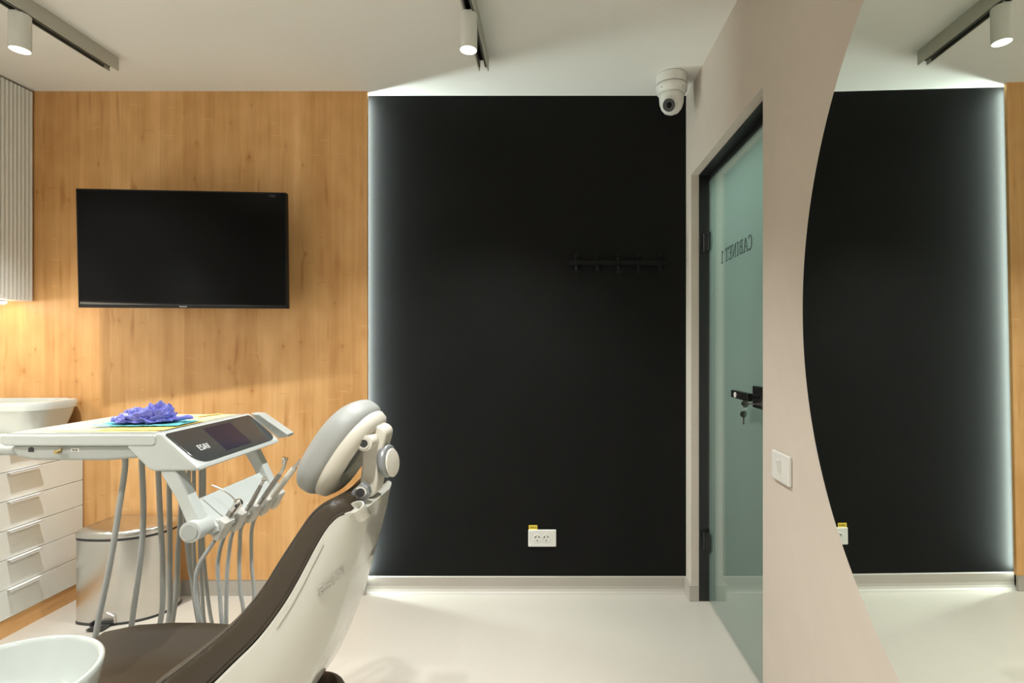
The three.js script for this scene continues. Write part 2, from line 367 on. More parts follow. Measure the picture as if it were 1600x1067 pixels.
// ---------------------------------------------------------------- coat rack
{
  const g = thing('coat_rack', 'black coat rack with five hooks on the black wall', 'coat rack', [0.352, 1.744, 0]);
  mesh('rail', rbox(-0.257, 0.257, -0.012, 0.012, 0.010, 0.022, 0.002), M.rackBlack, g);
  for (const x of [-0.219, -0.107, 0.002, 0.110, 0.222]) {
    const h = mesh('hook', merged([rbox(x - 0.009, x + 0.009, -0.05, 0.046, 0, 0.010, 0.002), rod([x, 0.040, 0.005], [x, 0.040, 0.040], 0.0085), tube([[x, -0.02, 0.022], [x, -0.035, 0.03], [x, -0.046, 0.038], [x, -0.05, 0.045]], 0.0075, 16)]), M.rackBlack, g);
    mesh('hook_tip', new THREE.CylinderGeometry(0.0095, 0.0095, 0.004, 20).rotateX(Math.PI / 2).translate(x, -0.05, 0.047), M.rackBlack, h);
  }
}

// ---------------------------------------------------------------- television
{
  const g = thing('television', 'flat black television turned off on the oak cladding', 'television', [-1.7575, 1.764, 0.288]);
  g.rotation.set(0.028, 0.071, 0, 'YXZ');
  const w = 0.478, h = 0.279;
  mesh('housing', merged([rbox(-w, w, -h, h, -0.028, -0.004, 0.004), rbox(-0.30, 0.30, -0.22, 0.10, -0.065, -0.028, 0.01)]), M.tvFrame, g);
  mesh('screen', rbox(-w + 0.006, w - 0.006, -h + 0.014, h - 0.006, -0.0045, -0.0015, 0.001, 2), M.screen, g);
  mesh('bezel', merged([rbox(-w, w, -h, -h + 0.015, -0.005, 0, 0.0015, 2), rbox(-w, w, h - 0.006, h, -0.005, 0, 0.0015, 2), rbox(-w, -w + 0.006, -h, h, -0.005, 0, 0.0015, 2), rbox(w - 0.006, w, -h, h, -0.005, 0, 0.0015, 2)]), M.tvFrame, g);
  mesh('badge', rbox(-0.022, 0.012, -h + 0.004, -h + 0.009, 0, 0.0006, 0.0002, 2), M.greyMetal, g);
  const arm = mesh('wall_bracket', merged([rbox(-0.1, 0.1, -0.1, 0.1, -0.078, -0.066, 0.002), rod([0, 0, -0.078], [0.07, 0, -0.15], 0.016), rod([0.07, 0, -0.15], [0.0, 0, -0.214], 0.016)]), M.blackMetal, g);
  mesh('wall_plate', rbox(-0.05, 0.05, -0.09, 0.09, -0.226, -0.212, 0.002), M.blackMetal, arm);
}

// ---------------------------------------------------------------- dome camera
{
  const g = thing('security_camera', 'white turret security camera on the ceiling corner above the door', 'camera', [0.590, H, 0.205]);
  mesh('junction_box', lathe([[0, 0], [0.074, 0], [0.076, -0.004], [0.076, -0.046], [0.075, -0.0485], [0, -0.0485]], 64), M.plastic, g);
  mesh('mount_ring', lathe([[0, -0.051], [0.074, -0.051], [0.0765, -0.055], [0.0765, -0.068], [0.070, -0.085], [0.060, -0.094], [0, -0.096]], 64), M.plastic, g);
  const b = mesh('turret', lathe([[0.0, -0.08], [0.058, -0.085], [0.060, -0.105], [0.058, -0.135], [0.050, -0.160], [0.036, -0.178], [0.018, -0.187], [0, -0.189]], 64), M.plastic, g);
  const dir = new THREE.Vector3(-0.38, -0.60, 0.80).normalize(), q = new THREE.Quaternion().setFromUnitVectors(Y_AXIS, dir);
  const c0 = new THREE.Vector3(-0.004, -0.135, 0.008);
  const place = (geo, d) => geo.applyQuaternion(q).translate(c0.x + dir.x * d, c0.y + dir.y * d, c0.z + dir.z * d);
  mesh('lens_collar', place(lathe([[0.034, -0.02], [0.036, 0.002], [0.033, 0.006], [0.030, 0.006]], 40), 0.046), M.plastic, b);
  const f = mesh('lens_face', place(new THREE.CylinderGeometry(0.031, 0.031, 0.008, 40), 0.048), M.plasticDark, b);
  f.userData.label = 'black glass lens face';
  mesh('lens', place(new THREE.SphereGeometry(0.014, 24, 16), 0.047), M.screen, b);
  for (const a of [-0.9, 0.6, 1.5]) mesh('screw', new THREE.SphereGeometry(0.003, 8, 6).translate(Math.sin(a) * 0.074, -0.076, Math.cos(a) * 0.074), M.greyMetal, g);
}

// ---------------------------------------------------------------- ceiling tracks and lamps
const TRACKS = [[-2.02, 'left ceiling light track near the fluted cabinets'], [-0.313, 'ceiling light track above the black wall']];
for (const [x, label] of TRACKS) {
  const z0 = 0.372, z1 = 3.9, g = thing('light_track', label, 'light track', [x, H, 0], 'ceiling light tracks');
  for (const s of [-1, 1]) mesh('side_plate', box(s * 0.0205 - 0.003, s * 0.0205 + 0.003, -0.062, 0, z0, z1), M.trackMetal, g);
  mesh('top_plate', box(-0.0175, 0.0175, -0.02, 0, z0 + 0.035, z1), M.trackMetal, g);
  const r = mesh('inner_rail', merged([box(-0.0172, -0.0105, -0.066, -0.020, z0 + 0.04, z1), box(0.0105, 0.0172, -0.066, -0.020, z0 + 0.04, z1)]), M.trackSlot, g);
  mesh('rail_cover', box(-0.0105, 0.0105, -0.034, -0.020, z0 + 0.04, z1), M.blackMatte, r);
}
const LAMPS = [[-2.02, 0.80, 'white cylinder spotlight on the left ceiling track'], [-0.313, 0.80, 'white cylinder spotlight on the track above the black wall'],
  [-2.02, 2.2, 'second white cylinder spotlight on the left track'], [-0.313, 2.2, 'second white cylinder spotlight on the right track'],
  [-2.02, 3.6, 'rearmost white cylinder spotlight on the left track'], [-0.313, 3.6, 'rearmost white cylinder spotlight on the right track']];
for (const [x, z, label] of LAMPS) {
  const g = thing('track_lamp', label, 'lamp', [x - 0.004, H - 0.062, z], 'cylinder spotlights on the ceiling tracks');
  mesh('adapter', rbox(-0.016, 0.016, -0.0075, -0.0045, -0.03, 0.03, 0.001, 2), M.lampShell, g);
  mesh('housing', lathe([[0, -0.0075], [0.032, -0.0075], [0.0335, -0.0095], [0.0335, -0.141], [0.0325, -0.1425], [0.031, -0.1425], [0.031, -0.139], [0, -0.139]], 48), M.lampShell, g);
  mesh('lamp_disc', new THREE.CylinderGeometry(0.0308, 0.0308, 0.002, 40).translate(0, -0.1412, 0), M.lampGlow, g);
  const l = new THREE.SpotLight(LAMP_COLOR, LAMP_CANDELA, 0, 1.0, 1.0, 2);
  l.position.set(0, -0.148, 0); l.target.position.set(0, -2, 0);
  l.castShadow = true; l.shadow.radius = 1.7; l.shadow.mapSize.set(1024, 1024); l.shadow.camera.near = 0.02;
  g.add(l, l.target);
}

// ---------------------------------------------------------------- wall cabinets with fluted doors, light strip beneath
const CAB_Z = [0.056, 0.767, 1.478, 2.189, 2.900], CAB_X = -2.695, CAB_Y = 1.536;
for (let i = 0; i < 4; i++) {
  const label = ['white fluted wall cabinet against the oak cladding', 'second white fluted wall cabinet from the oak cladding', 'third white fluted wall cabinet from the oak cladding', 'white fluted wall cabinet farthest from the oak cladding'][i];
  const g = thing('wall_cabinet', label, 'cabinet', [CAB_X, CAB_Y, CAB_Z[i]], 'fluted wall cabinets');
  const W = CAB_Z[i + 1] - CAB_Z[i] - 0.002, h = H - CAB_Y - 0.012;
  mesh('body', box(-0.355, -0.022, 0.0, h, 0, W), M.lacquer, g);
  // fluted door: rounded ribs with narrow grooves, one profile pulled up the whole height
  const s = new THREE.Shape(), n = Math.round(W / 0.0205), p = W / n;
  s.moveTo(0, -0.020);
  for (let k = 0; k < n; k++) {
    const a = k * p;
    s.lineTo(a, -0.0085); s.lineTo(a + p * 0.14, -0.0085);
    s.absarc(a + p * 0.57, -0.0085 + 0, p * 0.43, Math.PI, 0, true);
  }
  s.lineTo(W, -0.020); s.closePath();
  const e = new THREE.ExtrudeGeometry(s, { depth: h, bevelEnabled: false, curveSegments: 5 });
  // shape x runs along z, shape y along x, depth up
  e.applyMatrix4(new THREE.Matrix4().set(0, 1, 0, 0, 0, 0, 1, 0, 1, 0, 0, 0, 0, 0, 0, 1));
  mesh('fluted_door', e, M.lacquer, g, [0, 0, 0]);
}
{
  const g = thing('cabinet_light', 'warm light strip under the fluted wall cabinets', 'light', [-2.80, CAB_Y, 0]);
  mesh('profile', box(-0.014, 0.014, -0.006, 0, 0.10, 2.86), M.trackMetal, g);
  mesh('diffuser', slab([[-0.011, -0.006], [0.011, -0.006], [0.011, -0.011], [-0.004, -0.018], [-0.011, -0.018]], 0.10, 2.86, 0.001), M.warmGlow, g);
  const l = new THREE.RectAreaLight(WARM_COLOR, 10, 0.02, 2.76);
  l.position.set(0, -0.020, 1.48); l.rotation.set(-Math.PI / 2, 0, 0);
  g.add(l);
}

// ---------------------------------------------------------------- base cabinets, worktop, basin
const FX = -2.44;
{
  const g = thing('drawer_cabinet', 'white drawer cabinet with lip pulls beside the oak cladding', 'cabinet', [FX, 0, 0.056]);
  const W = 0.634;
  mesh('body', box(-0.604, -0.019, 0.08, 0.868, 0, W), M.lacquer, g);
  const pl = mesh('plinth', metreUV(box(-0.60, -0.004, 0, 0.0785, 0, W), 'y', 'z', 1 / 2.2, 1 / 2.7), M.oak, g);
  pl.userData.label = 'oak plinth board';
  const ys = [0.0803, 0.2139, 0.347, 0.4775, 0.608, 0.738, 0.868];
  for (let i = 0; i < 6; i++) {
    const d = mesh('drawer', rbox(-0.0185, 0, ys[i] + 0.0015, ys[i + 1] - 0.0015, 0.001, W - 0.001, 0.0012, 2), M.drawer, g);
    mesh('pull', merged([rbox(0, 0.022, ys[i + 1] - 0.004, ys[i + 1] + 0.0005 - 0.0015, 0.241, 0.389, 0.0008, 2), rbox(0.0195, 0.022, ys[i + 1] - 0.012, ys[i + 1] - 0.001, 0.241, 0.389, 0.0008, 2)]), M.handle, d);
  }
}
for (let i = 0; i < 3; i++) {
  const z0 = 0.692 + i * 0.736;
  const g = thing('base_cabinet', ['white base cabinet next to the drawer cabinet', 'white base cabinet second from the drawer cabinet', 'white base cabinet farthest from the drawer cabinet'][i], 'cabinet', [FX, 0, z0], 'base cabinets under the worktop');
  mesh('body', box(-0.604, -0.019, 0.08, 0.868, 0, 0.734), M.lacquer, g);
  mesh('plinth', box(-0.60, -0.004, 0, 0.0785, 0, 0.734), M.oak, g);
  for (const a of [0, 1]) { const d = mesh('door', rbox(-0.0185, 0, 0.082, 0.866, 0.001 + a * 0.367, 0.366 + a * 0.367, 0.0012, 2), M.drawer, g); mesh('pull', rbox(0, 0.022, 0.860, 0.864, 0.11 + a * 0.367, 0.256 + a * 0.367, 0.0008, 2), M.handle, d); }
}
single('worktop', rbox(XL + 0.002, FX + 0.004, 0.869, 0.889, 0.055, 2.9, 0.003), M.worktop, 'white worktop running along the base cabinets', 'worktop');
{
  // stadium-shaped basin: plan outline grown from foot to rim
  const g = thing('counter_basin', 'white rounded basin on the worktop behind the instrument tray', 'basin', [-2.712, 0.889, 0.205]);
  const plan = (a, b, r, y) => { const o = [], n = 12; for (let c = 0; c < 4; c++) { const [sx, sz] = [[1, 1], [-1, 1], [-1, -1], [1, -1]][c]; for (let k = 0; k <= n; k++) { const t = c * Math.PI / 2 + k / n * Math.PI / 2; o.push([sx * (a - r) + Math.cos(t) * r, y, sz * (b - r) + Math.sin(t) * r]); } } return o.reverse(); };
  mesh('bowl', loft([plan(0.262, 0.100, 0.07, 0.0), plan(0.275, 0.112, 0.08, 0.03), plan(0.286, 0.124, 0.085, 0.07), plan(0.296, 0.130, 0.09, 0.108), plan(0.27, 0.105, 0.07, 0.108), plan(0.25, 0.09, 0.06, 0.03)], 0.7), M.ceramic, g);
  mesh('rim', loft([plan(0.298, 0.134, 0.092, 0.106), plan(0.305, 0.140, 0.095, 0.109), plan(0.307, 0.142, 0.096, 0.135), plan(0.303, 0.138, 0.094, 0.146), plan(0.292, 0.127, 0.085, 0.149), plan(0.276, 0.112, 0.075, 0.146), plan(0.272, 0.108, 0.072, 0.110)], 0.7, false), M.ceramic, g);
}

// ---------------------------------------------------------------- pedal bin
{
  const g = thing('pedal_bin', 'brushed steel pedal bin with rounded front beside the drawer cabinet', 'bin', [-2.06, 0, 0.20]);
  const outline = [[-0.185, 0.105], [-0.172, 0.128], [-0.13, 0.142], [-0.06, 0.149], [0.01, 0.146], [0.08, 0.125], [0.14, 0.083], [0.174, 0.03], [0.182, -0.03], [0.17, -0.09], [0.14, -0.112], [0.05, -0.118], [-0.06, -0.118], [-0.15, -0.116], [-0.182, -0.10], [-0.189, -0.06], [-0.19, 0.02], [-0.189, 0.07]];
  const curve = new THREE.CatmullRomCurve3(outline.map(([x, z]) => new THREE.Vector3(x, 0, z)), true, 'centripetal');
  const ring = (k, y) => curve.getPoints(96).slice(0, 96).map(p => [p.x * k, y, p.z * k]);
  const skin = (l, c = 0.5) => loft(l.map(a => a.slice()), c);
  const bodyGeo = skin([ring(1, 0.012), ring(1, 0.392)]);
  { const p = bodyGeo.attributes.position, uv = bodyGeo.attributes.uv; for (let i = 0; i < p.count; i++) uv.setXY(i, Math.atan2(p.getZ(i), p.getX(i)) / Math.PI * 2, p.getY(i) * 0.3); }
  mesh('body', bodyGeo, M.steel, g);
  mesh('base_ring', skin([ring(1.012, 0), ring(1.014, 0.010), ring(1.0, 0.0125)]), M.plasticDark, g);
  mesh('gasket', skin([ring(1.004, 0.392), ring(1.006, 0.396), ring(1.006, 0.402), ring(1.0, 0.404)]), M.plasticDark, g);
  mesh('lid', skin([ring(1.012, 0.404), ring(1.016, 0.407), ring(1.014, 0.424), ring(1.0, 0.431), ring(0.95, 0.435), ring(0.6, 0.440), ring(0.2, 0.442)], 0.9), M.steel, g);
  const p = mesh('pedal', merged([rbox(-0.062, 0.012, 0.006, 0.012, 0.14, 0.205, 0.003), rbox(-0.05, 0.0, 0.012, 0.016, 0.172, 0.203, 0.002), rbox(-0.068, -0.058, 0.012, 0.03, 0.15, 0.18, 0.003)]), M.plasticDark, g);
  mesh('pedal_cover', slab([[-0.085, 0.0], [0.03, 0.0], [0.026, 0.035], [-0.01, 0.052], [-0.055, 0.045]].map(([a, b]) => [a, b + 0.014]), 0.138, 0.154, 0.003), M.steel, p);
  mesh('hinge', rbox(0.150, 0.188, 0.375, 0.402, -0.10, -0.05, 0.004), M.plasticDark, g);
}

// ---------------------------------------------------------------- delivery unit with tray, control panel, holder, hoses
const TZ0 = 0.787, TZ1 = 1.254;
{
  const g = thing('delivery_unit', 'white dental instrument table with control panel and hanging hoses', 'dental unit', [-2.08, 0, 1.2]);
  const o = new THREE.Group(); // shift helper: geometry below is in room metres, so move it back by the base
  const put = (name, geo, mat, parent) => mesh(name, parent === g || !parent ? geo.translate(2.08, 0, -1.2) : geo.translate(2.08, 0, -1.2), mat, parent || g);
  put('column', merged([lathe([[0, 0], [0.16, 0], [0.16, 0.03], [0.06, 0.05], [0.045, 0.08], [0.045, 0.96], [0.06, 0.965], [0.06, 1.005], [0.05, 1.01], [0, 1.01]], 40).translate(-2.08, 0, 1.2)]), M.unitWhite);
  put('support_arm', rbox(-2.08, -1.55, 0.972, 1.000, 1.165, 1.225, 0.012), M.unitGrey);
  // tray rim and surface
  put('tray_body', slab([[-1.628, 1.041], [-1.175, 1.041], [-1.169, 1.036], [-1.170, 1.014], [-1.178, 1.007], [-1.618, 1.007], [-1.630, 1.014], [-1.633, 1.030]], TZ0, TZ1, 0.006), M.unitWhite);
  put('tray_liner', rbox(-1.618, -1.182, 1.041, 1.0435, TZ0 + 0.012, TZ1 - 0.012, 0.001, 2), M.unitGrey);
  const under = put('lower_body', slab([[-1.605, 1.008], [-1.20, 1.008], [-1.175, 0.985], [-1.24, 0.968], [-1.33, 0.961], [-1.54, 0.962], [-1.59, 0.972], [-1.606, 0.990]], TZ0 + 0.03, TZ1 - 0.012, 0.010), M.unitGrey);
  put('data_socket', merged([rbox(-1.556, -1.540, 0.988, 0.9985, TZ1 - 0.0125, TZ1 - 0.0105, 0.0006), rbox(-1.552, -1.544, 0.998, 1.002, TZ1 - 0.0125, TZ1 - 0.0105, 0.0006)]), M.plasticDark, under);
  put('air_fitting', merged([rod([-1.462, 0.990, TZ1 - 0.014], [-1.462, 0.990, TZ1 + 0.004], 0.006), rod([-1.466, 0.990, TZ1], [-1.444, 0.998, TZ1 + 0.002], 0.004, 0.003)]), M.brass, under);
  put('port_label', rbox(-1.430, -1.404, 0.988, 1.000, TZ1 - 0.0125, TZ1 - 0.0110, 0.0005), M.plastic, under);
  put('port_print', lettering('0.4', font, 0.014, 0.005).translate(-1.424, 0.991, TZ1 - 0.011), M.ink, under);
  // head with sloping control panel: rounded wedge pulled along z
  const head = put('control_head', slab([[-1.262, 1.006], [-1.172, 1.0445], [-1.160, 1.0445], [-1.152, 1.0405], [-1.046, 0.946], [-1.043, 0.938], [-1.050, 0.932], [-1.180, 0.931], [-1.196, 0.937]], TZ0 - 0.004, TZ1 - 0.004, 0.009), M.unitWhite);
  // sloping face frame: from top edge to bottom edge
  const A = new THREE.Vector3(-1.156, 1.0442, 0), B = new THREE.Vector3(-1.0445, 0.9446, 0), U = B.clone().sub(A), L = U.length(); U.normalize();
  const Nn = new THREE.Vector3(-U.y, U.x, 0); // outward normal, up and to the right
  const onFace = (geo) => { // geo x -> along -z (screen right when read from the panel), geo y -> up the slope, geo z -> outward
    const m = new THREE.Matrix4().makeBasis(new THREE.Vector3(0, 0, -1), U.clone().negate(), Nn);
    m.setPosition((A.x + B.x) / 2, (A.y + B.y) / 2, (TZ0 + TZ1) / 2);
    return geo.applyMatrix4(m);
  };
  const pw = (TZ1 - TZ0) / 2 - 0.012, ph = L / 2 - 0.008;
  const ps = new THREE.Shape();
  ps.moveTo(-pw, ph - 0.006); ps.quadraticCurveTo(-pw, ph, -pw + 0.006, ph); ps.lineTo(pw - 0.02, ph); ps.quadraticCurveTo(pw - 0.006, ph, pw - 0.004, ph - 0.014);
  ps.lineTo(pw, -ph + 0.04); ps.quadraticCurveTo(pw, -ph, pw - 0.045, -ph); ps.lineTo(-pw + 0.06, -ph); ps.quadraticCurveTo(-pw + 0.006, -ph, -pw + 0.003, -ph + 0.05); ps.closePath();
  const pan = put('control_panel', onFace(new THREE.ExtrudeGeometry(ps, { depth: 0.003, bevelEnabled: true, bevelSize: 0.0008, bevelThickness: 0.0008, bevelSegments: 2, curveSegments: 10 })), M.panelDark, head);
  put('display', onFace(rbox(-0.070, 0.075, -0.052, 0.054, 0.0030, 0.0046, 0.001, 2)), M.displayDark, pan);
  const lg = lettering('ESAV', font, 0.050, 0.022);
  put('logo', onFace(lg.translate(-0.165, -0.024, 0.0038)), M.logo, pan);
  // far-side grip beyond the panel
  put('grip', slab([[-1.15, 1.045], [-1.120, 1.043], [-1.008, 0.966], [-1.012, 0.955], [-1.045, 0.950], [-1.13, 1.018]], TZ0 - 0.045, TZ0 + 0.004, 0.005), M.unitGrey, head);
  // holder arms and instrument holder
  for (const [z0, z1] of [[TZ1 - 0.050, TZ1 - 0.010], [TZ0 + 0.010, TZ0 + 0.050]]) {
    put('holder_arm', slab([[-1.165, 0.934], [-1.118, 0.934], [-1.085, 0.868], [-1.040, 0.772], [-1.060, 0.742], [-1.078, 0.756], [-1.118, 0.850], [-1.158, 0.915]], z0, z1, 0.006), M.unitWhite);
  }
  const hold = put('instrument_holder', slab([[-1.105, 0.826], [-1.092, 0.830], [-1.022, 0.752], [-1.020, 0.735], [-1.040, 0.722], [-1.056, 0.730], [-1.098, 0.795]], TZ0 + 0.0, TZ1 - 0.055, 0.006), M.unitWhite);
  put('pivot', merged([rod([-1.060, 0.757, TZ1 - 0.055], [-1.060, 0.757, TZ1 + 0.012], 0.031, 0.031, 40)]), M.unitWhite, hold);
  put('pivot_cap', rod([-1.060, 0.757, TZ1 + 0.011], [-1.060, 0.757, TZ1 + 0.016], 0.023, 0.023, 40), M.unitGrey, hold);
  // slotted cradles with thin film covers along the lower edge
  for (const z of [1.165, 1.085, 1.0, 0.92, 0.845]) {
    const c = put('cradle', merged([slab([[-1.052, 0.748], [-1.036, 0.770], [-1.012, 0.757], [-1.006, 0.744], [-1.024, 0.712], [-1.042, 0.710]], z - 0.021, z - 0.013, 0.002), slab([[-1.052, 0.748], [-1.036, 0.770], [-1.012, 0.757], [-1.006, 0.744], [-1.024, 0.712], [-1.042, 0.710]], z + 0.013, z + 0.021, 0.002), rbox(-1.048, -1.030, 0.716, 0.760, z - 0.02, z + 0.02, 0.003)]), M.plastic, hold);
    put('film_cover', slab([[-1.024, 0.772], [-1.000, 0.757], [-1.028, 0.700], [-1.046, 0.708]], z - 0.0235, z + 0.0235, 0.004), M.coverFilm, c);
  }
  // hoses: from under the table and from the cradles, down behind the chair and back to the column
  const hoses = [
    [[-1.345, 0.965, 1.15], [-1.342, 0.937, 1.15], [-1.363, 0.784, 1.15], [-1.390, 0.619, 1.15], [-1.422, 0.464, 1.15], [-1.445, 0.36, 1.15], [-1.52, 0.2, 1.16], [-1.75, 0.1, 1.18], [-1.93, 0.05, 1.2]],
    [[-1.345, 0.965, 1.08], [-1.344, 0.918, 1.08], [-1.339, 0.763, 1.08], [-1.346, 0.63, 1.08], [-1.368, 0.462, 1.08], [-1.39, 0.34, 1.08], [-1.47, 0.17, 1.1], [-1.75, 0.06, 1.15], [-1.94, 0.05, 1.18]],
    [[-1.334, 0.965, 1.02], [-1.334, 0.868, 1.02], [-1.329, 0.744, 1.02], [-1.320, 0.55, 1.02], [-1.331, 0.351, 1.02], [-1.42, 0.14, 1.03], [-1.75, 0.04, 1.1], [-1.94, 0.045, 1.16]],
    [[-1.349, 0.965, 0.95], [-1.348, 0.797, 0.95], [-1.346, 0.522, 0.95], [-1.356, 0.314, 0.95], [-1.45, 0.11, 0.97], [-1.75, 0.025, 1.06], [-1.94, 0.04, 1.15]],
    [[-1.336, 0.965, 0.90], [-1.336, 0.846, 0.90], [-1.343, 0.686, 0.90], [-1.352, 0.561, 0.90], [-1.362, 0.376, 0.90], [-1.40, 0.2, 0.91], [-1.52, 0.06, 0.94], [-1.75, 0.015, 1.02], [-1.95, 0.035, 1.13]],
    [[-1.036, 0.722, 1.165], [-1.050, 0.69, 1.18], [-1.078, 0.632, 1.20], [-1.087, 0.559, 1.20], [-1.075, 0.442, 1.19], [-1.075, 0.34, 1.13], [-1.15, 0.28, 1.04], [-1.25, 0.5, 0.98], [-1.262, 0.75, 1.0], [-1.262, 0.967, 1.02]],
    [[-1.036, 0.722, 1.085], [-1.057, 0.694, 1.10], [-1.069, 0.617, 1.12], [-1.063, 0.499, 1.12], [-1.054, 0.393, 1.12], [-1.08, 0.27, 1.05], [-1.19, 0.26, 0.99], [-1.26, 0.5, 0.965], [-1.268, 0.8, 0.965], [-1.268, 0.967, 0.965]],
    [[-1.036, 0.722, 1.0], [-1.064, 0.691, 1.04], [-1.073, 0.593, 1.06], [-1.079, 0.472, 1.06], [-1.085, 0.362, 1.05], [-1.11, 0.24, 1.0], [-1.2, 0.22, 0.96], [-1.27, 0.5, 0.93], [-1.274, 0.8, 0.93], [-1.274, 0.967, 0.93]],
    [[-1.036, 0.722, 0.92], [-1.082, 0.681, 0.96], [-1.093, 0.598, 0.96], [-1.093, 0.456, 0.96], [-1.086, 0.36, 0.95], [-1.12, 0.22, 0.93], [-1.22, 0.2, 0.91], [-1.28, 0.5, 0.885], [-1.28, 0.8, 0.885], [-1.28, 0.967, 0.885]],
    [[-1.036, 0.722, 0.845], [-1.09, 0.672, 0.87], [-1.103, 0.516, 0.87], [-1.094, 0.38, 0.87], [-1.12, 0.24, 0.87], [-1.22, 0.2, 0.86], [-1.29, 0.5, 0.85], [-1.29, 0.8, 0.85], [-1.29, 0.967, 0.85]],
  ];
  hoses.forEach((h, i) => put('hose', tube(h, i < 5 ? 0.0085 : 0.0062, 90, 10), M.hose));
}
// instruments in the cradles
{
  const G = 'handpieces in the instrument holder';
  const s = thing('air_syringe', 'steel air and water syringe with thin bent nozzle in the holder', 'syringe', [-1.03, 0.72, 1.15], G);
  const L = (geo, p) => geo.translate(-p[0] + 0.012, -p[1] + 0.005, -p[2]);      // lying in front of the cradle backs
  let p = [-1.03, 0.72, 1.15];
  mesh('handle', L(rod([-1.062, 0.700, 1.165], [-1.022, 0.776, 1.14], 0.010, 0.0125), p), M.gunmetal, s);
  mesh('valve_body', L(merged([rod([-1.024, 0.772, 1.141], [-1.010, 0.796, 1.133], 0.0125, 0.014), new THREE.SphereGeometry(0.0145, 20, 14).translate(-1.010, 0.798, 1.132)]), p), M.chrome, s);
  mesh('nozzle', L(tube([[-1.012, 0.802, 1.134], [-1.030, 0.826, 1.142], [-1.058, 0.850, 1.150], [-1.078, 0.862, 1.156]], 0.0025, 20, 8), p), M.chrome, s);
  mesh('button', L(rod([-1.008, 0.792, 1.145], [-1.004, 0.795, 1.152], 0.005), p), M.plasticDark, s);
  p = [-1.03, 0.72, 1.06];
  const a = thing('handpiece', 'slim steel handpiece with small round tip in the holder', 'handpiece', p, G);
  mesh('grip', L(merged([rod([-1.040, 0.715, 1.075], [-1.010, 0.770, 1.065], 0.0075, 0.0085), rod([-1.010, 0.770, 1.065], [-0.985, 0.832, 1.045], 0.0085, 0.006)]), p), M.gunmetal, a);
  mesh('head', L(merged([rod([-0.985, 0.832, 1.045], [-0.977, 0.850, 1.039], 0.005, 0.0045), rod([-0.984, 0.851, 1.040], [-0.970, 0.851, 1.036], 0.0065)]), p), M.chrome, a);
  p = [-1.03, 0.72, 0.98];
  const b = thing('handpiece', 'longer bent steel handpiece with drill head in the holder', 'handpiece', p, G);
  mesh('grip', L(merged([rod([-1.042, 0.715, 1.0], [-1.005, 0.775, 0.99], 0.008, 0.0095), rod([-1.005, 0.775, 0.99], [-0.962, 0.850, 0.965], 0.0095, 0.0085)]), p), M.gunmetal, b);
  mesh('neck', L(tube([[-0.962, 0.850, 0.965], [-0.954, 0.868, 0.96], [-0.950, 0.888, 0.955]], 0.0058, 14, 12), p), M.chrome, b);
  mesh('head', L(merged([rod([-0.952, 0.884, 0.957], [-0.950, 0.900, 0.953], 0.0075), rod([-0.951, 0.899, 0.953], [-0.949, 0.906, 0.953], 0.0105, 0.010)]), p), M.chrome, b);
  p = [-1.03, 0.72, 0.88];
  const c = thing('scaler_handpiece', 'cream scaler handpiece with steel tip at the end of holder', 'handpiece', p, G);
  mesh('grip', L(merged([rod([-1.042, 0.715, 0.92], [-1.0, 0.780, 0.905], 0.0085, 0.0115), rod([-1.0, 0.780, 0.905], [-0.952, 0.852, 0.885], 0.0115, 0.0105)]), p), M.padBack, c);
  mesh('tip', L(merged([rod([-0.952, 0.852, 0.885], [-0.948, 0.858, 0.883], 0.0095, 0.0075), rod([-0.948, 0.858, 0.883], [-0.932, 0.882, 0.876], 0.0065, 0.004)]), p), M.chrome, c);
}
